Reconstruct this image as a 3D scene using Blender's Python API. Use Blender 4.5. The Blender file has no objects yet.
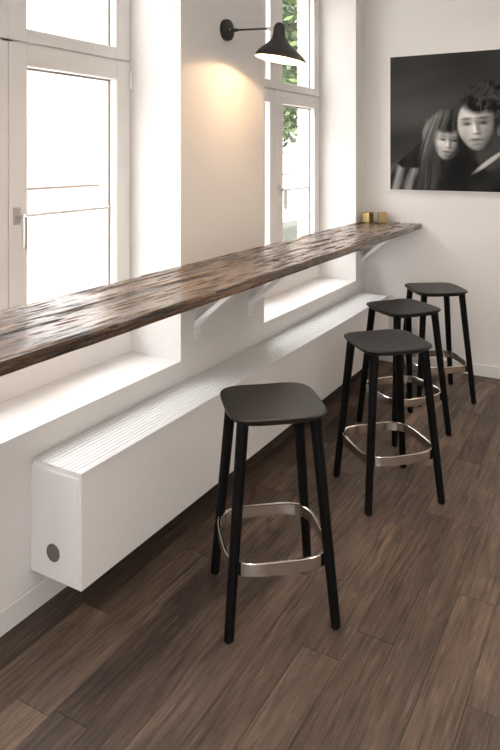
import bpy, bmesh, math, random
from mathutils import Vector, Matrix, noise
random.seed(7)
S = bpy.context.scene
COL = S.collection

# ------------------------------------------------------------------ camera
YAW = 0.52
CAM = Vector((1.8808, -5.1663, 1.65))
cd = bpy.data.cameras.new('camera'); cam = bpy.data.objects.new('camera', cd); COL.objects.link(cam)
cam.location = CAM; cam.rotation_euler = (math.pi / 2, 0, YAW)
cd.sensor_width = 36; cd.lens = 664.34 * 36 / 750; cd.shift_y = -(375 - 155.04) / 750
cd.clip_start = 0.05; cd.clip_end = 200
S.camera = cam

# ------------------------------------------------------------------ sky and daylight
SKY = 10.5                           # zenith radiance
W = bpy.data.worlds.new('World'); S.world = W; W.use_nodes = True
bg = W.node_tree.nodes['Background']
# overcast sky: zenith three times the horizon
wt = W.node_tree; wc = wt.nodes.new('ShaderNodeTexCoord'); ws = wt.nodes.new('ShaderNodeSeparateXYZ'); wt.links.new(wc.outputs['Generated'], ws.inputs[0])
wm = wt.nodes.new('ShaderNodeMath'); wm.operation = 'MAXIMUM'; wm.inputs[1].default_value = 0; wt.links.new(ws.outputs['Z'], wm.inputs[0])
wa = wt.nodes.new('ShaderNodeMath'); wa.operation = 'MULTIPLY_ADD'; wa.inputs[1].default_value = 2 * SKY / 3; wa.inputs[2].default_value = SKY / 3
wt.links.new(wm.outputs[0], wa.inputs[0]); wt.links.new(wa.outputs[0], bg.inputs[1])
bg.inputs[0].default_value = (0.985, 0.985, 1.0, 1)
# openings of the room: (y0, y1) of the two windows in the left wall after one added unseen for light; glazing also added
WIN = [(-6.43, -4.91), (-4.07, -2.553), (-1.714, -0.198)]
SILL, HEAD = 0.656, 2.98
RX, FY, CZ = 4.356, -7.6, 3.3          # right wall, front wall, ceiling
FILL_OPENING = (1.4, 4.1, 0.25, 2.95)        # x0 x1 z0 z1 of unseen glazing added behind the camera for fill light
FILL_SPOT_W = 36.0                        # unseen ceiling spots added as fill light
S.view_settings.view_transform = 'Standard'; S.view_settings.look = 'None'
S.view_settings.gamma = 1; S.view_settings.use_curve_mapping = False
S.view_settings.exposure = 0.18

# ------------------------------------------------------------------ materials
def mat(name, col, rough=0.5, metal=0.0, bump=None, spec=None, coat=0):
    m = bpy.data.materials.new(name); m.use_nodes = True
    n = m.node_tree.nodes; b = n['Principled BSDF']
    b.inputs['Base Color'].default_value = (*col, 1); b.inputs['Roughness'].default_value = rough
    b.inputs['Metallic'].default_value = metal
    if spec is not None: b.inputs['Specular IOR Level'].default_value = spec
    if coat: b.inputs['Coat Weight'].default_value = coat
    if bump:
        sc, st, dist = bump
        t = n.new('ShaderNodeTexNoise'); t.inputs['Scale'].default_value = sc; t.inputs['Detail'].default_value = 5
        tc = n.new('ShaderNodeTexCoord'); m.node_tree.links.new(tc.outputs['Object'], t.inputs['Vector'])
        bp = n.new('ShaderNodeBump'); bp.inputs['Strength'].default_value = st; bp.inputs['Distance'].default_value = dist
        m.node_tree.links.new(t.outputs['Fac'], bp.inputs['Height']); m.node_tree.links.new(bp.outputs['Normal'], b.inputs['Normal'])
    return m
class NT:
    def __init__(s, m): s.t = m.node_tree; s.b = s.t.nodes['Principled BSDF']
    def n(s, typ, **kw):
        x = s.t.nodes.new(typ)
        for k, v in kw.items(): setattr(x, k, v)
        return x
    def l(s, a, b): s.t.links.new(a, b)
    def ramp(s, fac, stops):
        r = s.n('ShaderNodeValToRGB'); e = r.color_ramp.elements
        e[0].position = stops[0][0]; e[0].color = (*stops[0][1], 1)
        e[1].position = stops[-1][0]; e[1].color = (*stops[-1][1], 1)
        for p, c in stops[1:-1]:
            q = e.new(p); q.color = (*c, 1)
        s.l(fac, r.inputs[0]); return r.outputs[0]
    def noise(s, vec, scale, detail=4, rough=.55, dist=0):
        t = s.n('ShaderNodeTexNoise'); t.inputs['Scale'].default_value = scale; t.inputs['Detail'].default_value = detail
        t.inputs['Roughness'].default_value = rough; t.inputs['Distortion'].default_value = dist
        s.l(vec, t.inputs['Vector']); return t.outputs['Fac']
    def mapping(s, vec, scale):
        mp = s.n('ShaderNodeMapping'); mp.inputs['Scale'].default_value = scale; s.l(vec, mp.inputs['Vector']); return mp.outputs[0]
    def mix(s, fac, a, b, mode='MIX'):
        x = s.n('ShaderNodeMix', data_type='RGBA', blend_type=mode)
        if isinstance(fac, (int, float)): x.inputs[0].default_value = fac
        else: s.l(fac, x.inputs[0])
        for i, v in ((6, a), (7, b)):
            if isinstance(v, tuple): x.inputs[i].default_value = (*v, 1)
            else: s.l(v, x.inputs[i])
        return x.outputs[2]
    def bump(s, h, strength, dist):
        bp = s.n('ShaderNodeBump'); bp.inputs['Strength'].default_value = strength; bp.inputs['Distance'].default_value = dist
        s.l(h, bp.inputs['Height']); s.l(bp.outputs['Normal'], s.b.inputs['Normal'])

M = {}
M['plaster'] = mat('white plaster', (0.80, 0.775, 0.75), 0.85, bump=(55, .12, .004))
M['ceiling'] = mat('ceiling paint', (0.85, 0.84, 0.82), 0.9)
M['frame'] = mat('window paint', (0.82, 0.79, 0.765), 0.4)
M['skirt'] = mat('skirting paint', (0.80, 0.78, 0.76), 0.45)
M['radiator'] = mat('white enamel', (0.80, 0.785, 0.78), 0.38)
M['slat'] = mat('white grille', (0.84, 0.83, 0.82), 0.4)
M['core'] = mat('radiator core', (0.5, 0.5, 0.5), 0.6)
M['cap'] = mat('grey plastic cap', (0.13, 0.125, 0.115), 0.55)
M['bracket'] = mat('white bracket paint', (0.90, 0.89, 0.88), 0.35)
M['black'] = mat('black lacquer', (0.004, 0.004, 0.004), 0.55, bump=(90, .08, .002), spec=.12)
M['blackseat'] = mat('black stained ply', (0.010, 0.0095, 0.009), 0.42, bump=(140, .06, .002))
M['steel'] = mat('brushed steel', (0.80, 0.77, 0.73), 0.17, 1.0)
M['nickel'] = mat('satin nickel', (0.62, 0.60, 0.57), 0.32, 1.0)
M['lampblack'] = mat('lamp black', (0.014, 0.013, 0.012), 0.42)
M['lampwhite'] = mat('lamp inside white', (0.85, 0.83, 0.78), 0.6)
M['brass'] = mat('brass', (0.40, 0.30, 0.14), 0.45, 1.0, bump=(60, .3, .004))
M['wax'] = mat('wax', (0.85, 0.80, 0.70), 0.5)
M['outlet'] = mat('outlet plastic', (0.82, 0.81, 0.79), 0.35)
M['canvas_edge'] = mat('canvas edge', (0.82, 0.80, 0.77), 0.7)
M['brick'] = mat('brick', (0.42, 0.22, 0.16), 0.9, bump=(60, .4, .006))
M['mortar'] = mat('mortar', (0.72, 0.69, 0.65), 0.95)
M['stone'] = mat('sill stone', (0.5, 0.49, 0.47), 0.8)
M['render'] = mat('white render', (0.60, 0.59, 0.575), 0.9)
M['tile'] = mat('roof tile', (0.35, 0.16, 0.11), 0.9)
M['ledge'] = mat('ledge wood', (0.10, 0.06, 0.035), 0.8)
M['paving'] = mat('pale paving', (0.62, 0.60, 0.57), 0.9)
M['moss'] = mat('mossy stone', (0.062, 0.068, 0.055), 0.95, bump=(14, .6, .02))
M['leaf'] = mat('leaf', (0.045, 0.085, 0.018), 0.6)
M['bark'] = mat('bark', (0.06, 0.045, 0.035), 0.9)
M['subfloor'] = mat('subfloor', (0.02, 0.015, 0.012), 0.9)

m = bpy.data.materials.new('window glass'); m.use_nodes = True; t = m.node_tree; t.nodes.clear()
o_ = t.nodes.new('ShaderNodeOutputMaterial'); tr = t.nodes.new('ShaderNodeBsdfTransparent'); gl = t.nodes.new('ShaderNodeBsdfGlossy')
gl.inputs['Roughness'].default_value = 0.01; lw = t.nodes.new('ShaderNodeLayerWeight'); lw.inputs[0].default_value = .5
pw = t.nodes.new('ShaderNodeMath'); pw.operation = 'POWER'; pw.inputs[1].default_value = 5; t.links.new(lw.outputs['Facing'], pw.inputs[0])
fr = t.nodes.new('ShaderNodeMath'); fr.operation = 'MULTIPLY_ADD'; fr.inputs[1].default_value = .5; fr.inputs[2].default_value = .035; t.links.new(pw.outputs[0], fr.inputs[0])
mx = t.nodes.new('ShaderNodeMixShader'); t.links.new(fr.outputs[0], mx.inputs[0]); t.links.new(tr.outputs[0], mx.inputs[1]); t.links.new(gl.outputs[0], mx.inputs[2]); t.links.new(mx.outputs[0], o_.inputs[0])
M['glass'] = m
M['spacer'] = mat('glazing spacer', (0.30, 0.29, 0.28), .5)

m = bpy.data.materials.new('lit bulb'); m.use_nodes = True
b = m.node_tree.nodes['Principled BSDF']; b.inputs['Emission Color'].default_value = (1, .8, .55, 1); b.inputs['Emission Strength'].default_value = 12
M['bulb'] = m

# dark worn oak planks: every plank its own tone and its own piece of grain
m = mat('smoked oak plank', (.1, .07, .05), .42); k = NT(m)
tc = k.n('ShaderNodeTexCoord'); oi = k.n('ShaderNodeObjectInfo')
off = k.n('ShaderNodeVectorMath', operation='SCALE'); off.inputs[0].default_value = (37, 91, 13); k.l(oi.outputs['Random'], off.inputs['Scale'])
add = k.n('ShaderNodeVectorMath', operation='ADD'); k.l(tc.outputs['Object'], add.inputs[0]); k.l(off.outputs[0], add.inputs[1])
v = add.outputs[0]
figure = k.noise(k.mapping(v, (7, .6, 1)), 1.0, 2, .4, .8)         # cathedral figure
rings = k.n('ShaderNodeMath', operation='MULTIPLY'); k.l(figure, rings.inputs[0]); rings.inputs[1].default_value = 26
frac = k.n('ShaderNodeMath', operation='PINGPONG'); k.l(rings.outputs[0], frac.inputs[0]); frac.inputs[1].default_value = 1.0
fine = k.noise(k.mapping(v, (75, 3.4, 1)), 1.0, 7, .66)
pore = k.noise(k.mapping(v, (110, 6, 1)), 1.0, 3, .6)
blot = k.noise(k.mapping(v, (10, 2.6, 1)), 1.0, 8, .64, .4)
patch = k.noise(k.mapping(v, (3.5, 1.3, 1)), 1.0, 2, .5)              # where the figure shows
base = k.ramp(oi.outputs['Random'], [(0, (.050, .033, .024)), (.25, (.124, .086, .064)), (.5, (.074, .048, .035)), (.75, (.108, .076, .058)), (1, (.168, .118, .088))])
c = k.mix(k.ramp(blot, [(.30, (0, 0, 0)), (.70, (1, 1, 1))]), k.mix(1.0, base, (.52, .49, .47), 'MULTIPLY'), k.mix(1.0, base, (1.32, 1.31, 1.29), 'MULTIPLY'))
c = k.mix(k.ramp(patch, [(.45, (.05, .05, .05)), (.62, (.75, .75, .75))]), c, k.mix(1.0, c, k.ramp(frac.outputs[0], [(0, (.32, .30, .28)), (.35, (1, 1, 1)), (1, (1.6, 1.57, 1.53))]), 'MULTIPLY'))
c = k.mix(.5, c, k.mix(1.0, c, k.ramp(fine, [(.38, (.30, .28, .27)), (.46, (1, 1, 1)), (.60, (1.6, 1.56, 1.52))]), 'MULTIPLY'))
c = k.mix(k.ramp(pore, [(.30, (.75, .75, .75)), (.38, (0, 0, 0))]), c, (.020, .013, .010))
c = k.mix(k.ramp(pore, [(.62, (0, 0, 0)), (.74, (.45, .45, .45))]), c, (.33, .26, .21))
knot = k.n('ShaderNodeTexVoronoi'); knot.inputs['Scale'].default_value = 1.0; k.l(k.mapping(v, (3.6, 1.7, 1)), knot.inputs['Vector'])
c = k.mix(k.ramp(knot.outputs['Distance'], [(.03, (.8, .8, .8)), (.085, (0, 0, 0))]), c, (.020, .013, .010))
k.l(c, k.b.inputs['Base Color'])
k.l(k.ramp(fine, [(.3, (.60, .60, .60)), (.7, (.40, .40, .40))]), k.b.inputs['Roughness'])
k.bump(fine, .25, .003); M['plank'] = m

# old reclaimed bar board
m = mat('reclaimed beam wood', (.1, .06, .04), .38, coat=.45); k = NT(m)
tc = k.n('ShaderNodeTexCoord'); v = tc.outputs['Object']
f1 = k.noise(k.mapping(v, (26, 1.6, 26)), 1.0, 6, .62, .6)
f2 = k.noise(k.mapping(v, (58, 4.6, 58)), 1.0, 7, .68)
f3 = k.noise(k.mapping(v, (7, 2.2, 7)), 1.0, 4, .6)
c = k.ramp(f1, [(.30, (.018, .010, .006)), (.42, (.070, .038, .021)), (.54, (.145, .085, .050)), (.70, (.31, .205, .13))])
c = k.mix(.8, c, k.mix(1.0, c, k.ramp(f2, [(.37, (.10, .09, .08)), (.46, (1, 1, 1)), (.62, (1.6, 1.52, 1.45))]), 'MULTIPLY'))
c = k.mix(1.0, c, k.ramp(f3, [(.3, (.50, .46, .44)), (.65, (1.15, 1.12, 1.1))]), 'MULTIPLY')
k.l(c, k.b.inputs['Base Color'])
k.l(k.ramp(f2, [(.36, (.75, .75, .75)), (.47, (.22, .22, .22))]), k.b.inputs['Roughness'])
crk = k.noise(k.mapping(v, (34, 3.4, 34)), 1.0, 5, .6, .6)
cm = k.ramp(crk, [(.36, (1, 1, 1)), (.395, (0, 0, 0))])
sz = k.n('ShaderNodeSeparateXYZ'); k.l(v, sz.inputs[0])
mr = k.n('ShaderNodeMapRange'); k.l(sz.outputs['Z'], mr.inputs['Value'])
for q_, v_ in (('From Min', 1.118 - .0065), ('From Max', 1.118 - .0034), ('To Min', 1.0), ('To Max', 0.0)): mr.inputs[q_].default_value = v_
nrm = k.n('ShaderNodeNewGeometry'); sn = k.n('ShaderNodeSeparateXYZ'); k.l(nrm.outputs['Normal'], sn.inputs[0])
up = k.n('ShaderNodeMath', operation='GREATER_THAN'); k.l(sn.outputs['Z'], up.inputs[0]); up.inputs[1].default_value = .3
grv = k.n('ShaderNodeMath', operation='MULTIPLY'); k.l(mr.outputs[0], grv.inputs[0]); k.l(up.outputs[0], grv.inputs[1])
c = k.mix(cm, c, (.006, .004, .003)); c = k.mix(grv.outputs[0], c, (.007, .0045, .003)); k.l(c, k.b.inputs['Base Color'])
hh = k.n('ShaderNodeMath', operation='SUBTRACT'); k.l(f2, hh.inputs[0]); k.l(cm, hh.inputs[1])
k.bump(hh.outputs[0], .7, .008); k.b.inputs['Coat Roughness'].default_value = .2; M['beam'] = m

# monochrome print: colour stored on the print's own mesh
m = mat('photo print', (.1, .1, .1), .6, spec=.15); k = NT(m)
at = k.n('ShaderNodeVertexColor'); at.layer_name = 'print'; k.l(at.outputs[0], k.b.inputs['Base Color']); M['print'] = m

# leaf colour varies
k = NT(M['leaf']); gi = k.n('ShaderNodeNewGeometry')
k.l(k.ramp(gi.outputs['Random Per Island'], [(0, (.02, .042, .012)), (.5, (.055, .10, .022)), (1, (.14, .20, .05))]), k.b.inputs['Base Color'])
k.b.inputs['Subsurface Weight'].default_value = 0
k = NT(M['brick']); oi = k.n('ShaderNodeObjectInfo')
k.l(k.ramp(oi.outputs['Random'], [(0, (.50, .37, .31)), (.5, (.60, .47, .41)), (1, (.66, .56, .50))]), k.b.inputs['Base Color'])

# ------------------------------------------------------------------ mesh helpers
def link(name, me, mt, parent=None, loc=(0, 0, 0), rotz=0):
    o = bpy.data.objects.new(name, me); COL.objects.link(o)
    if me is not None and mt is not None and not me.materials: me.materials.append(M[mt])
    o.location = loc; o.rotation_euler = (0, 0, rotz)
    if parent is not None: o.parent = parent
    return o
def thing(name, label, cat, loc=(0, 0, 0), rotz=0, group=None):
    o = link(name, None, None, None, loc, rotz); o['label'] = label; o['category'] = cat
    if group: o['group'] = group
    return o
def struct(o, label=None):
    o['kind'] = 'structure'
    if label: o['label'] = label
    return o
def bbox(bm, x0, x1, y0, y1, z0, z1):
    vs = [bm.verts.new((x, y, z)) for z in (z0, z1) for x, y in ((x0, y0), (x1, y0), (x1, y1), (x0, y1))]
    for f in ((3, 2, 1, 0), (4, 5, 6, 7), (0, 1, 5, 4), (1, 2, 6, 5), (2, 3, 7, 6), (3, 0, 4, 7)):
        bm.faces.new([vs[i] for i in f])
def done(bm, name, bev=0, seg=2, smooth=False):
    if bev:
        bmesh.ops.bevel(bm, geom=list(bm.edges), offset=bev, segments=seg, affect='EDGES', profile=.5, clamp_overlap=True)
    bmesh.ops.recalc_face_normals(bm, faces=bm.faces)
    me = bpy.data.meshes.new(name); bm.to_mesh(me); bm.free()
    if smooth:
        for p in me.polygons: p.use_smooth = True
        me.set_sharp_from_angle(angle=.7)
    return me
def boxes(name, mt, rects, parent=None, bev=0, seg=1):
    bm = bmesh.new()
    for r in rects: bbox(bm, *r)
    return link(name, done(bm, name, bev, seg), mt, parent)
def lathe(prof, n=32):
    bm = bmesh.new(); rings = []
    for r, z in prof:
        if r < 1e-6: rings.append([bm.verts.new((0, 0, z))])
        else: rings.append([bm.verts.new((r * math.cos(2 * math.pi * i / n), r * math.sin(2 * math.pi * i / n), z)) for i in range(n)])
    for a, b in zip(rings, rings[1:]):
        for i in range(n):
            j = (i + 1) % n
            if len(a) == 1 and len(b) == 1: continue
            if len(a) == 1: bm.faces.new((a[0], b[i], b[j]))
            elif len(b) == 1: bm.faces.new((a[i], a[j], b[0]))
            else: bm.faces.new((a[i], a[j], b[j], b[i]))
    return bm
def sweep(bm, pts, radii, n=12, caps=True):
    pts = [Vector(p) for p in pts]
    rings = []
    for i, p in enumerate(pts):
        d = (pts[min(i + 1, len(pts) - 1)] - pts[max(i - 1, 0)]).normalized()
        u = d.cross(Vector((0.13, 0.31, 0.94)) if abs(d.z) < .9 else Vector((1, 0, 0))).normalized(); w = d.cross(u)
        r = radii[i] if isinstance(radii, (list, tuple)) else radii
        rings.append([bm.verts.new(p + (u * math.cos(2 * math.pi * k / n) + w * math.sin(2 * math.pi * k / n)) * r) for k in range(n)])
    for a, b in zip(rings, rings[1:]):
        for i in range(n): bm.faces.new((a[i], a[(i + 1) % n], b[(i + 1) % n], b[i]))
    if caps: bm.faces.new(rings[0][::-1]); bm.faces.new(rings[-1])
    return rings
def orient(o, d):
    o.rotation_mode = 'QUATERNION'; o.rotation_quaternion = Vector(d).to_track_quat('Z', 'Y')

# ------------------------------------------------------------------ room shell
TW = -0.385                                     # outer face of the plastered inner leaf
def wall_with_openings(x0, x1):
    r = []; ys = [FY] + [v for w in WIN for v in w] + [0.15]
    for i in range(0, len(ys), 2): r.append((x0, x1, ys[i], ys[i + 1], -.02, CZ))
    for a, b in WIN: r += [(x0, x1, a, b, -.02, SILL), (x0, x1, a, b, HEAD, CZ)]
    return r
struct(boxes('wall_left', 'plaster', wall_with_openings(TW, 0)), 'white plastered wall with two deep window openings')
struct(boxes('wall_back', 'plaster', [(0, RX, 0, .15, -.02, CZ)]), 'off-white plastered back wall')
struct(boxes('wall_right', 'plaster', [(RX, RX + .15, FY, .15, -.02, CZ)]))
s = FILL_OPENING
struct(boxes('wall_front', 'plaster', [(0, s[0], FY - .2, FY, -.02, CZ), (s[1], RX + .15, FY - .2, FY, -.02, CZ), (s[0], s[1], FY - .2, FY, -.02, s[2]), (s[0], s[1], FY - .2, FY, s[3], CZ)]))
struct(boxes('ceiling', 'ceiling', [(TW, RX + .15, FY - .2, .15, CZ, CZ + .15)]))
floor = struct(boxes('floor', 'subfloor', [(0, RX, FY, 0, -.10, -.016)]), 'dark brown oak plank floor')

# planks, staggered rows running along the window wall
PW = 0.132
def plank_mesh(w, L):
    bm = bmesh.new(); bbox(bm, .0005, w - .0005, .0006, L - .0006, -.016, 0)
    top = [e for e in bm.edges if all(v.co.z > -.001 for v in e.verts)]
    bmesh.ops.bevel(bm, geom=top, offset=.0009, segments=1, affect='EDGES')
    return done(bm, 'plank')
lens = [.62, .88, 1.1, 1.36]; pm = {}
x = 0.0
rr = random.Random(21)
while x < RX - .001:
    w = min(PW, RX - x); y = FY + rr.uniform(-1.0, 0)
    while y < -.001:
        L = rr.choice(lens); y0, y1 = max(y, FY), min(y + L, 0)
        y += L
        if y1 - y0 < .05: continue
        key = (round(w, 4), round(y1 - y0, 4))
        if key not in pm: pm[key] = plank_mesh(*key)
        link('plank', pm[key], 'plank', floor, (x, y0, 0))
    x += PW

def skirting(name, rects):
    return struct(boxes(name, 'skirt', rects, bev=.004))
skirting('baseboard_left', [(0, .014, FY, 0, 0, .088)])
skirting('baseboard_back', [(.014, RX, -.014, 0, 0, .088)])
skirting('baseboard_right', [(RX - .014, RX, FY, -.014, 0, .088)])
skirting('baseboard_front', [(.014, RX - .014, FY, FY + .014, 0, .088)])

# ------------------------------------------------------------------ windows
FX = -0.31
def rectframe(bm, x0, x1, y0, y1, z0, z1, l, r, b, t):
    bbox(bm, x0, x1, y0, y0 + l, z0, z1); bbox(bm, x0, x1, y1 - r, y1, z0, z1)
    bbox(bm, x0, x1, y0 + l, y1 - r, z0, z0 + b); bbox(bm, x0, x1, y0 + l, y1 - r, z1 - t, z1)
def window(n, a, b):
    root = link('window_%d' % n, None, None, None, (0, 0, 0)); struct(root, 'tall white casement window with fixed light above the transom')
    mid = (a + b) / 2; Z0, ZS, ZT = SILL, .765, 2.118
    bm = bmesh.new()
    rectframe(bm, TW, FX - .012, a, b, Z0, HEAD, .03, .03, ZS - Z0 + .02, .04)
    bbox(bm, TW, FX - .012, a + .03, b - .03, ZT - .03, ZT + .03); bbox(bm, TW, FX - .012, mid - .03, mid + .03, ZS, HEAD - .04)
    link('frame', done(bm, 'frame', .002, 1), 'frame', root)
    boxes('sill_rail', 'frame', [(FX - .012, FX + .004, a, b, Z0, ZS - .004)], root, .003)
    # the two opening casements
    for s_, (y0, y1) in enumerate(((a + .003, mid - .002), (mid + .002, b - .003))):
        bm = bmesh.new(); rectframe(bm, FX - .062, FX, y0, y1, ZS, ZT - .004, .095, .105, .10, .092)
        sash = link('sash', done(bm, 'sash', .004, 2), 'frame', root)
        bm = bmesh.new(); rectframe(bm, FX - .006, FX + .003, y0 + .083, y1 - .093, ZS + .088, ZT - .084, .008, .008, .008, .008)
        link('bead', done(bm, 'bead', .001, 1), 'frame', sash)
        g0, g1 = y0 + .095, y1 - .105
        boxes('pane', 'glass', [(FX - .048, FX - .043, g0, g1, ZS + .1, ZT - .096)], sash)
        bm = bmesh.new(); rectframe(bm, FX - .050, FX - .0425, g0, g1, ZS + .1, ZT - .096, .009, .009, .009, .009)
        link('spacer', done(bm, 'spacer'), 'spacer', sash)
        boxes('glazing_bar', 'frame', [(FX - .056, FX - .034, g0, g1, 1.386, 1.399)], sash, .002)
        hy = y1 - .004 if s_ else y0 + .004
        for hz in (ZS + .2, ZT - .09):
            bm = bmesh.new(); sweep(bm, [(FX + .007, hy, hz - .045), (FX + .007, hy, hz + .045)], .010, 10)
            link('hinge', done(bm, 'hinge', 0, 1, True), 'frame', sash)
        if s_ == 1:
            yh = mid + .036; zh = 1.40
            h = boxes('handle_plate', 'nickel', [(FX, FX + .010, yh - .017, yh + .017, zh - .036, zh + .036)], sash, .003, 2)
            h['label'] = 'satin metal handle plate'
            bm = bmesh.new()
            sweep(bm, [(FX + .008, yh, zh), (FX + .044, yh, zh), (FX + .051, yh, zh - .004), (FX + .052, yh, zh - .02), (FX + .052, yh, zh - .135)], [.010, .010, .0115, .0115, .011], 12)
            l = link('handle_lever', done(bm, 'handle_lever', 0, 1, True), 'nickel', sash); l['label'] = 'satin metal lever pointing down'
    # fixed light above
    bm = bmesh.new()
    for y0, y1, l, r in ((a + .003, mid, .095, .095), (mid, b - .003, .095, .105)):
        rectframe(bm, FX - .062, FX, y0, y1, ZT + .004, HEAD - .01, l, r, .058, .07)
    top = link('top_light', done(bm, 'top_light', .003, 1), 'frame', root)
    for y0, y1 in ((a + .098, mid - .095), (mid + .095, b - .108)):
        boxes('pane', 'glass', [(FX - .048, FX - .043, y0, y1, ZT + .062, HEAD - .08)], top)
        bm = bmesh.new(); rectframe(bm, FX - .050, FX - .0425, y0, y1, ZT + .062, HEAD - .08, .009, .009, .009, .009)
        link('spacer', done(bm, 'spacer'), 'spacer', top)
    return root
for n, (a, b) in zip((3, 1, 2), WIN): window(n, a, b)  # number three is out of view, added to let in more daylight
w3 = struct(link('window_4', None, None), 'wide unseen glazing added behind the camera for fill light')  # never in view, added so more daylight fills the room
bm = bmesh.new()
for i in range(3):
    d = (s[1] - s[0]) / 3
    for q in ((s[0] + d * i, s[0] + d * i + .06, s[2], s[3]), (s[0] + d * (i + 1) - .06, s[0] + d * (i + 1), s[2], s[3]), (s[0] + d * i + .06, s[0] + d * (i + 1) - .06, s[2], s[2] + .08), (s[0] + d * i + .06, s[0] + d * (i + 1) - .06, s[3] - .08, s[3])):
        bbox(bm, q[0], q[1], FY - .16, FY - .10, q[2], q[3])
link('frame', done(bm, 'frame'), 'frame', w3)
for i in range(3): boxes('pane', 'glass', [(s[0] + d * i + .06, s[0] + d * (i + 1) - .06, FY - .135, FY - .13, s[2] + .08, s[3] - .08)], w3)

# outer brick leaf around the openings
OX = -0.505
outer = struct(boxes('wall_outside', 'mortar', [(a_ - 0, b_ - .0, c_, d_, e_, f_) for a_, b_, c_, d_, e_, f_ in wall_with_openings(OX, TW - .001)]), 'brick outer skin of the wall')
bmb = bmesh.new(); bbox(bmb, OX - .006, TW - .004, -.010, .002, .004, .061); bmh = done(bmb, 'brick', .003, 1)
bmb = bmesh.new(); bbox(bmb, OX - .006, OX + .006, -.216, -.004, .004, .061); bms = done(bmb, 'brick', .003, 1)
for a, b in WIN:
    z = SILL; i = 0
    while z < HEAD - .02:
        link('brick', bmh, 'brick', outer, (0, b + .0005, z))                  # the jamb that can be seen through the glass
        z += .0725; i += 1
    boxes('outer_sill', 'stone', [(OX - .06, TW - .001, a, b - .012, SILL - .03, SILL + .006)], outer, .004)

# ------------------------------------------------------------------ outside
struct(boxes('ground_outside', 'paving', [(-30, OX - .008, -30, 40, -.55, -.45), (OX - .008, 25, -30, FY - .21, -.55, -.45), (OX - .008, 25, .16, 40, -.55, -.45)]), 'pale paved yard outside the windows')
hs = thing('neighbouring_house', 'white rendered house across the pale yard outside the windows', 'house', (-10.5, 6, -.45))
boxes('wall', 'render', [(-6, 0, -30, 34, 0, 9.2)], hs)
boxes('ledge', 'ledge', [(0, .05, -30, 34, 1.275, 1.32)], hs)
bm = bmesh.new()
vs = [bm.verts.new(p) for p in ((.5, -30.4, 9.1), (.5, 34.4, 9.1), (-3, 34.4, 11.6), (-3, -30.4, 11.6), (-6.5, -30.4, 9.1), (-6.5, 34.4, 9.1))]
for f in ((0, 1, 2, 3), (3, 2, 5, 4), (0, 3, 4), (1, 5, 2), (0, 4, 5, 1)): bm.faces.new([vs[i] for i in f])
link('roof', done(bm, 'roof'), 'tile', hs)
gw = boxes('garden_wall', 'moss', [(-1.95, -1.65, .9, 7.5, -.45, .80)], None, .02, 2)
gw['label'] = 'low mossy grey-green garden wall outside the far window'; gw['category'] = 'garden wall'

def tree(loc, h0, rad, n, label):
    t_ = thing('tree', label, 'tree', loc)
    bm = bmesh.new(); sweep(bm, [(0, 0, 0), (.05, .02, h0 * .6), (.0, .05, h0), (.1, 0, h0 + 1.3)], [.13, .10, .08, .03], 10)
    for a_ in range(5):
        an = a_ * 1.26; sweep(bm, [(.02, .03, h0 * (.75 + .06 * a_)), (math.cos(an) * .6, math.sin(an) * .6, h0 + .5), (math.cos(an) * 1.1, math.sin(an) * 1.1, h0 + 1.0)], [.05, .035, .015], 7)
    link('trunk', done(bm, 'trunk', 0, 1, True), 'bark', t_)
    r_ = random.Random(5); V = []; F = []
    cl = [(Vector((r_.gauss(0, 1), r_.gauss(0, 1), r_.gauss(0, .9))).normalized() * r_.uniform(.3, 1) * rad + Vector((0, 0, h0 + rad * .75)), r_.uniform(.3, .55)) for _ in range(60)]
    for i in range(n):
        c_, cr = r_.choice(cl); p = c_ + Vector((r_.gauss(0, 1), r_.gauss(0, 1), r_.gauss(0, 1))) * cr * .55
        u = Vector((r_.gauss(0, 1), r_.gauss(0, 1), r_.gauss(0, .7))).normalized(); w = u.cross(Vector((r_.gauss(0, 1), r_.gauss(0, 1), r_.gauss(0, 1)))).normalized()
        L = r_.uniform(.07, .13); k_ = len(V)
        V += [p - u * L, p - w * L * .45, p + u * L, p + w * L * .45]; F.append((k_, k_ + 1, k_ + 2, k_ + 3))
    me = bpy.data.meshes.new('foliage'); me.from_pydata(V, [], F)
    o = link('foliage', me, 'leaf', t_); o['kind'] = 'stuff'; o['label'] = 'green leaves of the tree'
tree((-4.35, 6.3, -.45), 2.6, 2.1, 15000, 'leafy green tree seen through the window nearest the portrait')

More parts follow.
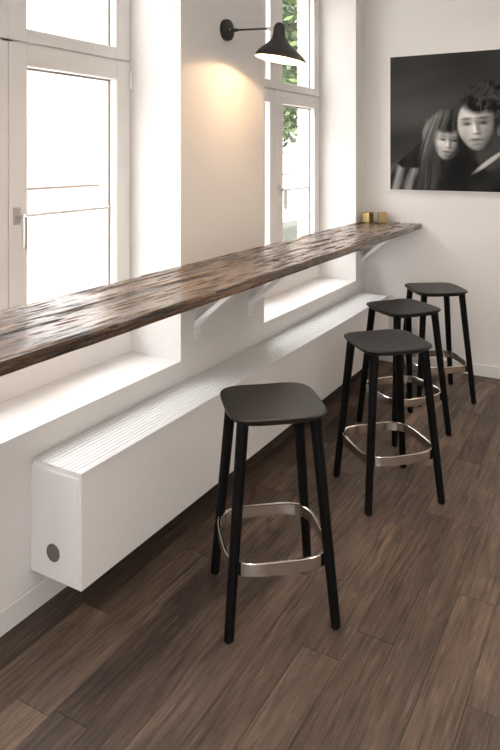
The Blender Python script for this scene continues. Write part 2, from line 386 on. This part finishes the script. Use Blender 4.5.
# ------------------------------------------------------------------ bar top
BZ, BW, BT = 1.118, 0.469, 0.044
bar = thing('window_bar', 'long rustic bar top of dark reclaimed wood along the windows', 'bar counter', (0, 0, 0))
def board(y0, y1, seed):
    ys = max(2, int((y1 - y0) / .008)); nx = 110
    rnd = seed * 17.3; V = []; F = []
    def top(x, y):
        g = noise.noise((x * 34 + rnd, y * 1.9, rnd)); g2 = noise.noise((x * 80 + rnd, y * 5, 3 + rnd))
        crack = max(0, noise.noise((x * 30 + rnd, y * 2.4, 9 + rnd)) - .24); crack2 = max(0, noise.noise((x * 55 + rnd, y * 6.5, 19 + rnd)) - .25)
        return BZ - .0014 * (1 - g) - .0012 * max(0, g2) - min(.0055, .03 * crack) - min(.0035, .02 * crack2)
    for i in range(ys + 1):
        y = y0 + (y1 - y0) * i / ys; row = []
        wx = BW + .0035 * noise.noise((y * 2.3, rnd, 1)) + .002 * noise.noise((y * 14, rnd, 2))
        for j in range(nx + 1):
            x = .002 + (wx - .006 - .002) * j / nx; row.append((x, y, top(x, y)))
        zt = BZ - .0025
        row.append((wx - .002, y, zt - .002 + .001 * noise.noise((y * 20, 4, rnd))))
        for q in range(1, 6):
            z = zt - .004 - (BT - .012) * q / 6
            row.append((wx + .0022 * noise.noise((y * 9, z * 90, rnd)), y, z))
        row.append((wx - .004, y, BZ - BT + .002 + .0022 * noise.noise((y * 4, 8, rnd))))
        row.append((wx - .012, y, BZ - BT)); row.append((.002, y, BZ - BT))
        k_ = len(row)
        V += row
    for i in range(ys):
        for j in range(k_): F.append((i * k_ + j, i * k_ + (j + 1) % k_, (i + 1) * k_ + (j + 1) % k_, (i + 1) * k_ + j))
    F.append(tuple(range(k_))[::-1]); F.append(tuple(range(ys * k_, ys * k_ + k_)))
    bm = bmesh.new(); vs = [bm.verts.new(v) for v in V]
    for f in F: bm.faces.new([vs[i] for i in f])
    link('board', done(bm, 'board', 0, 1, False), 'beam', bar)
board(-4.75, -2.1475, 1); board(-2.1465, -.003, 2)

def bracket(y, label):
    b_ = thing('shelf_bracket', label, 'bracket', (0, y, 0), 0, 'white brackets carrying the bar top')
    zt = BZ - BT
    boxes('wall_plate', 'bracket', [(.0005, .008, -.025, .025, .735, zt)], b_, .002)
    boxes('arm', 'bracket', [(.008, .345, -.025, .025, zt - .008, zt)], b_, .002)
    bm = bmesh.new()
    # folded channel strut: flat web facing down and outwards with two flanges
    for (w0, w1, t0, t1) in ((-.025, .025, 0, .004), (-.025, -.022, .004, .042), (.022, .025, .004, .042)):
        a_, c_ = Vector((.008, 0, .795)), Vector((.325, 0, zt - .008)); d_ = (c_ - a_).normalized(); n_ = Vector((-d_.z, 0, d_.x))
        pts = []
        for e in (a_, c_):
            for tt in (t0, t1):
                for ww in (w0, w1):
                    p_ = e + n_ * tt + Vector((0, ww, 0)); p_.z = min(p_.z, zt - .008); p_.x = max(p_.x, .008); pts.append(bm.verts.new(p_))
        for f in ((0, 1, 3, 2), (4, 6, 7, 5), (0, 4, 5, 1), (2, 3, 7, 6), (0, 2, 6, 4), (1, 5, 7, 3)): bm.faces.new([pts[i] for i in f])
    link('strut', done(bm, 'strut'), 'bracket', b_)
    for z in (.755, .9):
        bm = lathe([(0, .0), (.006, 0), (.006, .002), (.003, .0045), (0, .0045)], 12)
        o = link('screw', done(bm, 'screw', 0, 1, True), 'nickel', b_, (.008, 0, z)); o.rotation_euler = (0, math.pi / 2, 0)
bracket(-2.42, 'white metal bracket under the bar by the window above the capped radiator end')
bracket(-1.885, 'white metal shelf bracket at the pier edge beside the far window sill')
bracket(-.06, 'white metal shelf bracket in the corner against the back wall')

# ------------------------------------------------------------------ radiator
R0, R1, RD, RB, RT = -3.477, -.139, .247, .151, .556
rad = thing('convector_radiator', 'long low white wall-hung convector radiator with slatted top grille', 'radiator', (0, 0, 0))
boxes('front_panel', 'radiator', [(RD - .014, RD, R0, R1, RB, RT)], rad, .0025, 2)
boxes('back_panel', 'radiator', [(.001, .010, R0 + .013, R1 - .013, RB, RT - .004)], rad, .001)
ep = boxes('end_panel', 'radiator', [(.001, RD - .0155, R0, R0 + .012, RB, RT - .022)], rad, .002)
boxes('end_panel', 'radiator', [(.001, RD - .0155, R1 - .012, R1, RB, RT - .002)], rad, .002)
boxes('heating_core', 'core', [(.03, RD - .035, R0 + .03, R1 - .03, RB + .03, RT - .09)], rad)
bm = lathe([(0, 0), (.031, 0), (.031, .003), (.028, .004), (0, .004)], 32)
o = link('blanking_cap', done(bm, 'blanking_cap'), 'cap', rad, (.114, R0, .247)); o.rotation_euler = (math.pi / 2, 0, 0); o['label'] = 'round dark grey cap'
ns = 11; sx0, sx1 = .010, RD - .0145; pitch = (sx1 - sx0) / ns
bm = bmesh.new(); bbox(bm, -.0083, .0083, R0 + .001, R1 - .013, RT - .010, RT - .001); sm = done(bm, 'slat', .0012, 1)
for i in range(ns): link('slat', sm, 'slat', rad, (sx0 + pitch * (i + .5), 0, 0))
bm = bmesh.new(); y = R0 + .002
while y < R1 - .02:
    bbox(bm, sx0, sx1, y, y + .006, RT - .021, RT - .0095); y += .020
o = link('cross_bars', done(bm, 'cross_bars'), 'slat', rad); o['kind'] = 'stuff'


# ------------------------------------------------------------------ stools
def superell(a, n, k):
    c, s_ = math.cos(k), math.sin(k)
    r = a / (abs(c) ** n + abs(s_) ** n) ** (1 / n)
    return r * c, r * s_
SH = .740
def stool(label, loc, rot):
    t_ = thing('bar_stool', label, 'bar stool', loc, rot, 'black bar stools along the window bar')
    return t_
def stool_parts():
    P = []
    # seat: dished ply squircle with a tapered underside
    bm = bmesh.new(); N = 72; rings = []
    def ring(a, n, zf):
        return [bm.verts.new((*superell(a, n, 2 * math.pi * i / N), zf(*superell(a, n, 2 * math.pi * i / N)))) for i in range(N)]
    def topz(x, y): return SH - .007 + .006 * min(1, ((x / .18) ** 2 + .8 * (y / .18) ** 2))
    for f in (.12, .3, .5, .7, .85, .94): rings.append(ring(.183 * f, 2 + 2.6 * f, topz))
    rings.append(ring(.1795, 4.6, lambda x, y: topz(x, y) - .0002)); rings.append(ring(.1825, 4.6, lambda x, y: topz(x, y) - .0022))
    rings.append(ring(.183, 4.6, lambda x, y: topz(x, y) - .006)); rings.append(ring(.180, 4.6, lambda x, y: topz(x, y) - .011))
    rings.append(ring(.162, 4.4, lambda x, y: SH - .029)); rings.append(ring(.05, 3, lambda x, y: SH - .030))
    for a_, b_ in zip(rings, rings[1:]):
        for i in range(N): bm.faces.new((a_[i], a_[(i + 1) % N], b_[(i + 1) % N], b_[i]))
    bm.faces.new(rings[0]); bm.faces.new(rings[-1][::-1])
    P.append(('seat', done(bm, 'seat', 0, 1, True), 'blackseat', None))
    tp, bt = .131, .189
    for sx in (-1, 1):
        for sy in (-1, 1):
            bm = bmesh.new(); pts = []; rad_ = []
            for q in range(7):
                f = q / 6; z = .006 + (SH - .026 - .006) * f; h = bt + (tp - bt) * f
                pts.append((sx * h, sy * h, z)); rad_.append(.0172 + .0043 * f)
            sweep(bm, pts, rad_, 18); P.append(('leg', done(bm, 'leg', 0, 1, True), 'black', None))
            bm = lathe([(0, 0), (.012, 0), (.0135, .002), (.0135, .007), (0, .007)], 16); me = done(bm, 'glide')
            me.transform(Matrix.Translation((sx * bt, sy * bt, 0)))
            P.append(('glide', me, 'black', len(P) - 1))
    bm = bmesh.new(); N = 96; prof = ((.004, -.0225), (.006, -.0205), (.006, .0205), (.004, .0225), (-.004, .0225), (-.006, .0205), (-.006, -.0205), (-.004, -.0225))
    rows = []
    for i in range(N):
        k_ = 2 * math.pi * i / N; rows.append([bm.verts.new((*superell(.187 + dr, 3.9, k_), .230 + dz)) for dr, dz in prof])
    for i in range(N):
        a_, b_ = rows[i], rows[(i + 1) % N]
        for j in range(len(prof)): bm.faces.new((a_[j], b_[j], b_[(j + 1) % len(prof)], a_[(j + 1) % len(prof)]))
    P.append(('foot_ring', done(bm, 'foot_ring', 0, 1, True), 'steel', None))
    return P
SP = stool_parts(); K = 1.65 / 1.6
for label, x, y, rot in (
    ('black bar stool standing by itself before the radiator, apart from the others', .700 * K, -2.890 * K, 40),
    ('first black bar stool of the row of three, farthest from back wall', .812 * K, -1.924 * K, 45),
    ('middle black bar stool of the row of three', .668 * K, -1.190 * K, 52),
    ('black bar stool against the back wall under the monochrome portrait', .695 * K, -.548 * K, 36)):
    t_ = stool(label, (x, y, 0), math.radians(rot)); made = []
    for nm, me, mt, par in SP:
        o = link(nm, me, mt, t_ if par is None else made[par]); made.append(o)
        if nm == 'foot_ring': o['label'] = 'brushed steel foot ring'

# ------------------------------------------------------------------ wall lamp
lamp = thing('wall_lamp', 'black wall lamp with tilted flared shade on the pier between the windows', 'wall lamp', (0, -2.145, 2.318))
Rv = Vector((math.cos(YAW), math.sin(YAW), 0))
def lbm(name, bm, mt, par=lamp, smooth=True): return link(name, done(bm, name, 0, 1, smooth), mt, par)
bm = lathe([(0, .028), (.012, .028), (.049, .026), (.056, .022), (.058, .016), (.058, .0005), (0, .0005)], 40)
o = lbm('wall_rose', bm, 'lampblack'); o.rotation_euler = (0, math.pi / 2, 0)
bm = lathe([(0, .034), (.004, .034), (.006, .031), (.006, .027), (0, .027)], 16)
o = lbm('screw', bm, 'nickel'); o.rotation_euler = (0, math.pi / 2, 0)
A0, A1 = Vector((.026, .006, -.002)), Vector((.244, .026, -.010))
bm = bmesh.new(); sweep(bm, [A0, A0.lerp(A1, .2)], [.0105, .0095], 14); sweep(bm, [A0.lerp(A1, .2), A1], .0055, 12); lbm('arm', bm, 'lampblack')
d_ = (A1 - A0).normalized()
bm = bmesh.new(); sweep(bm, [A1 - d_ * .002, A1 + d_ * .013, A1 + d_ * .014, A1 + d_ * .03, A1 + d_ * .031, A1 + d_ * .04], [.008, .008, .006, .006, .0085, .0085], 14); lbm('joint', bm, 'nickel')
ax = (Vector((0, 0, 1)) * math.cos(math.radians(11)) + Rv * math.sin(math.radians(11))).normalized()   # points up along the shade
P0 = A1 + d_ * .064                      # inside the knob of the shade
Q = ax.to_track_quat('Z', 'Y').to_matrix().to_4x4()
def lean(me):                            # tilt the shade and let its skirt swing out from under the knob
    me.transform(Q)
    for v in me.vertices: v.co += Rv * .040 * max(0, -v.co.z / .168) ** 1.2
    return me
def shade_part(name, prof, mt, par, n=56):
    return link(name, lean(done(lathe(prof, n), name, 0, 1, True)), mt, par)
# outer and inner skin of the flared shade, z = 0 at knob centre
sh = shade_part('lamp_shade', [(0, .030), (.012, .0285), (.021, .022), (.026, .012), (.0285, -.002), (.029, -.018), (.031, -.036), (.037, -.055), (.050, -.076), (.070, -.097), (.094, -.117), (.113, -.136), (.124, -.152), (.129, -.168)], 'lampblack', lamp)
sh.location = P0
shade_part('shade_lining', [(.129, -.168), (.127, -.1675), (.121, -.152), (.110, -.137), (.091, -.119), (.067, -.099), (.047, -.078), (.034, -.056), (.028, -.037), (.0, -.036)], 'lampwhite', sh)
shade_part('bulb', [(0, -.104), (.010, -.102), (.018, -.094), (.020, -.084), (.017, -.074), (.012, -.064), (.012, -.050), (0, -.050)], 'bulb', sh, 24)
ld = bpy.data.lights.new('lamp_light', 'POINT'); ld.energy = 6.0; ld.color = (1, .64, .34); ld.shadow_soft_size = .012
lo = bpy.data.objects.new('lamp_light', ld); COL.objects.link(lo); lo.parent = sh
lo.location = Q.to_3x3() @ Vector((0, 0, -.119)) + Rv * .027

# ------------------------------------------------------------------ framed monochrome print on the back wall
PX0, PX1, PZ0, PZ1 = .218, 1.80, 1.371, 2.432
art = thing('canvas_picture', 'large black and white canvas print of a couple on the back wall', 'picture', (PX0, -.001, PZ0))
PWd, PH = PX1 - PX0, PZ1 - PZ0
boxes('stretcher', 'canvas_edge', [(0, PWd, -.026, 0, 0, PH)], art, .002)
NX, NY = 360, 240; ASP = PWd / PH
def sm(a, b, x):
    t = max(0, min(1, (x - a) / (b - a))); return t * t * (3 - 2 * t)
def ell(s, t, cx, cy, rx, ry, rot=0, soft=.12):
    c, q = math.cos(rot), math.sin(rot); dx, dy = s - cx, t - cy
    u, w = (dx * c + dy * q) / rx, (-dx * q + dy * c) / ry
    return 1 - sm(1 - soft, 1 + soft, math.sqrt(u * u + w * w))
def nz(s, t, a, b, k=0): return noise.noise((s * a, t * b, k))
def face(v, s, t, cx, cy, r, light, tilt, turn, brow, jaw):
    """a plain generic face modelled like an egg lit from the upper left; turn shifts the features sideways"""
    c, q = math.cos(tilt), math.sin(tilt); x = ((s - cx) * c + (t - cy) * q) / r; y = (-(s - cx) * q + (t - cy) * c) / r
    wx = .78 * (1 - jaw * sm(.1, 1.0, y)); rr = (abs(x / wx) ** 2.3 + abs(y) ** 2.3) ** (1 / 2.3); f = 1 - sm(.93, 1.05, rr)
    if f <= 0: return v
    nx, ny = x / wx, y; nzz = math.sqrt(max(0, 1 - min(1, nx * nx + ny * ny)))
    k = light * (.07 + 1.10 * max(0, -.60 * nx - .18 * ny + .70 * nzz)) * (1 + .18 * nz(s, t, 14, 14) + .10 * nz(s, t, 45, 45, 2))
    k *= 1 - .30 * ell(x, y, -.42 + turn, .45, .16, .30, .3, 1.0) - .25 * ell(x, y, .40 + turn, .42, .16, .34, -.3, 1.0)    # cheeks
    for ex, ew in ((-.29 + turn, 1 + turn), (.29 + turn, 1.0)):
        k *= 1 - .62 * ell(x, y, ex, -.13, .25 * ew, .13, 0, 1.0)         # socket
        k *= 1 - .85 * ell(x, y, ex, -.055, .14 * ew, .050, .03, .8)      # eye
        k += .16 * light * ell(x, y, ex - .06, -.045, .03, .022, 0, .9) + .09 * light * ell(x, y, ex - .02, .045, .12 * ew, .02, 0, .9)
        k *= 1 - brow * ell(x, y, ex, -.26, .23 * ew, .045, .0, .8)
    k *= 1 - .60 * ell(x, y, .11 + turn, .10, .075, .28, -.18, 1.0)       # shadow side of the nose
    k *= 1 + .40 * ell(x, y, -.03 + turn, .14, .050, .24, -.08, 1.0)
    k *= 1 - .65 * ell(x, y, .04 + turn, .33, .14, .040, 0, .9)
    k *= 1 - .70 * ell(x, y, .0 + turn, .55, .21, .030, 0, .8)
    k *= 1 - .42 * ell(x, y, .0 + turn, .555, .22, .085, 0, .8)
    k *= 1 - .40 * ell(x, y, .02 + turn, .72, .17, .05, 0, .9)
    return v * (1 - f) + max(.008, k) * f
def edge(s, t, p, q, w):                 # 1 on the left of the line p -> q, fading over w
    dx, dy = q[0] - p[0], q[1] - p[1]; L = math.hypot(dx, dy)
    return sm(-w, w, ((s - p[0]) * dy - (t - p[1]) * dx) / L)
def picture(s, t):
    """s to the right, t downwards, both in units of the print's height"""
    def over(v, f, c): return v * (1 - f) + c * f
    v = .030 + .030 * sm(.10, .48, t) * (1 - sm(.2, .9, s)) - .030 * sm(.46, .60, t + .03 * nz(s, t, 4, 4)) + .012 * nz(s, t, 2.5, 7) + .006 * nz(s, t, 70, 70, 3)
    # pale fabric with folds, dark raised collar
    v = over(v, ell(s, t, .11, 1.02, .22, .22, -.15, .2), max(.02, .13 + .34 * nz(s + .30 * t, t, 17, 2.5, 7) + .1 * nz(s + .3 * t, t, 50, 6, 8)))
    P_ = ((.05, .80), (.28, .60), (.33, .84), (.09, .835))
    col = min(edge(s, t, P_[i], P_[(i + 1) % 4], .010) for i in range(4)); col = max(col, min(1 - edge(s, t, P_[i], P_[(i + 1) % 4], .010) for i in range(4)))
    v = over(v, col, .012 + .010 * nz(s, t, 12, 12, 4))
    # dark coats
    v = over(v, max(ell(s, t, .62, 1.12, .44, .40, 0, .10), ell(s, t, 1.04, 1.00, .55, .43, .25, .08)), max(.006, .012 + .012 * nz(s, t, 7, 7)))
    # long hair falling over the shoulders, light on the crown
    w1 = .030 * nz(s, t, 6, 4, 11) + .010 * nz(s, t, 25, 12, 13)
    h = max(ell(s + w1, t, .395, .575, .128, .175, .20, .10), ell(s + w1, t, .315, .80, .085, .27, .22, .30), ell(s + w1, t, .500, .85, .080, .24, -.05, .3))
    ang = s + .22 * (t - .5) * sm(.5, .3, s) + .02 * math.sin(9 * t + 5 * s)
    st = .12 + .13 * nz(ang, t, 38, 1.6, 1) + .10 * nz(ang, t, 100, 3.0, 2)
    st *= (.14 + 1.15 * sm(.45, .28, s)) * (1.25 - 1.0 * sm(.48, .82, t)) + .55 * ell(s, t, .35, .47, .10, .05, -.6, 1.0)
    v = over(v, h, max(.006, st))
    v = face(v, s, t, .428, .640, .140, .66, .12, .03, .35, .34)
    fringe = ell(s + .4 * w1, t + w1, .410, .525, .110, .062, .15, .5); v = over(v, fringe, max(.008, .75 * st + .06 * nz(ang, t, 80, 3, 5)))
    v = over(v, max(ell(s + w1, t, .325, .67, .026, .16, .14, .7), ell(s + w1, t, .525, .70, .028, .17, -.05, .7)), max(.006, .7 * st))
    # short dark wavy hair, face turned a little, white shirt collar
    v = over(v, ell(s, t, .735, .72, .105, .13, .3, .2), .050)
    v = over(v, ell(s, t, .715, .785, .115, .015, -.66, .5), .50)
    wob = .030 * nz(s, t, 8, 8, 8) + .012 * nz(s, t, 30, 30, 12)
    hair = max(.005, .020 + .060 * nz(s + .5 * t + 4 * wob, t, 12, 8, 4) + .050 * nz(s + .6 * t + 2 * wob, t - .4 * s, 48, 13, 9))
    v = over(v, max(ell(s + wob, t + wob, .705, .400, .180, .180, .05, .06), ell(s + wob, t, .805, .49, .075, .14, 0, .15)), hair)
    v = face(v, s, t, .645, .525, .190, .62, -.06, -.14, .65, .20)
    v = over(v, ell(s, t, .793, .555, .024, .052, .15, .4), .18); v = over(v, ell(s, t, .797, .555, .011, .030, .15, .7), .06)
    v = over(v, max(ell(s + wob, t + wob, .678, .372, .165, .070, .06, .3), ell(s + wob, t, .775, .455, .030, .095, .1, .6)), hair)
    return max(.004, v)
V = []; F = []; cols = []
for j in range(NY + 1):
    for i in range(NX + 1):
        V.append((.006 + (PWd - .012) * i / NX, 0, .006 + (PH - .012) * j / NY))
        g = picture(ASP * i / NX, 1 - j / NY); cols += [g * 1.03, g, g * .955, 1]
for j in range(NY):
    for i in range(NX):
        k_ = j * (NX + 1) + i; F.append((k_, k_ + 1, k_ + NX + 2, k_ + NX + 1))
me = bpy.data.meshes.new('print'); me.from_pydata(V, [], F)
ca = me.color_attributes.new('print', 'FLOAT_COLOR', 'POINT'); ca.data.foreach_set('color', cols)
o = link('print', me, 'print', art, (0, -.0268, 0)); o['label'] = 'monochrome portrait of two people in dark coats'

# ------------------------------------------------------------------ candle holders and outlet
for (x, y, r, lab) in ((.066, -.115, -12, 'square brass candle holder tucked into the wall corner on the bar'), (.176, -.075, 25, 'square brass candle holder on the bar, farther out from the window')):
    c_ = thing('candle_holder', lab, 'candle holder', (x, y, BZ - .0012), math.radians(r), 'brass candle holders on the bar')
    bm = bmesh.new(); a_ = .034
    for q in ((-a_, a_, -a_, a_, 0, .006), (-a_, a_, -a_, -a_ + .005, .006, .078), (-a_, a_, a_ - .005, a_, .006, .078), (-a_, -a_ + .005, -a_ + .005, a_ - .005, .006, .078), (a_ - .005, a_, -a_ + .005, a_ - .005, .006, .078)): bbox(bm, *q)
    link('cup', done(bm, 'cup', .0012, 1), 'brass', c_)
    bm = lathe([(0, .007), (.024, .007), (.024, .045), (.020, .047), (0, .045)], 20); w_ = link('candle', done(bm, 'candle', 0, 1, False), 'wax', c_)
    bm = bmesh.new(); sweep(bm, [(0, 0, .044), (.001, 0, .054)], .0012, 6); link('wick', done(bm, 'wick'), 'black', w_)
ol = thing('wall_outlet', 'white double power outlet low on the back wall behind the stools', 'outlet', (.405, 0, .325))
boxes('cover_plate', 'outlet', [(-.041, .041, -.009, -.0005, -.076, .076)], ol, .003, 2)
for dz in (-.036, .036):
    bm = lathe([(.021, .0115), (.0235, .0115), (.0235, .009), (.021, .009), (.019, .0092), (0, .0092)], 24)
    so = link('socket', done(bm, 'socket'), 'outlet', ol, (0, 0, dz)); so.rotation_euler = (math.pi / 2, 0, 0)
    for dx in (-.0095, .0095):
        bm = lathe([(0, 0), (.0026, 0), (.0026, .0004), (0, .0004)], 10); h = link('pin_hole', done(bm, 'pin_hole'), 'cap', so, (dx, 0, .0093))

# ------------------------------------------------------------------ ceiling spots added out of view to brighten the lower room
for i, (x, y) in enumerate([(x, y) for x in (1.35, 3.1) for y in (-1.0, -2.9, -4.8, -6.6)]):
    c_ = thing('fill_ceiling_spot', 'small recessed ceiling spot added as fill light %s, %s' % (('above the bar stools', 'by the bare wall')[i // 4], ('next to the back wall', 'second from the back wall', 'third from the back wall', 'next to the added glazing')[i % 4]), 'added fill light', (x, y, CZ), 0, 'added ceiling fill spots')
    link('trim_ring', done(lathe([(.036, -.001), (.037, -.006), (.050, -.006), (.052, -.0005), (.036, -.001)], 28), 'trim_ring', 0, 1, True), 'outlet', c_)
    link('lens', done(lathe([(0, -.002), (.034, -.002), (.034, -.001), (0, -.001)], 24), 'lens'), 'bulb', c_)
    ld = bpy.data.lights.new('fill_spot_light', 'SPOT'); ld.energy = FILL_SPOT_W; ld.color = (1, .85, .68); ld.spot_size = math.radians(125); ld.spot_blend = .7; ld.shadow_soft_size = .04
    lo = bpy.data.objects.new('fill_spot_light', ld); COL.objects.link(lo); lo.parent = c_; lo.location = (0, 0, -.02)
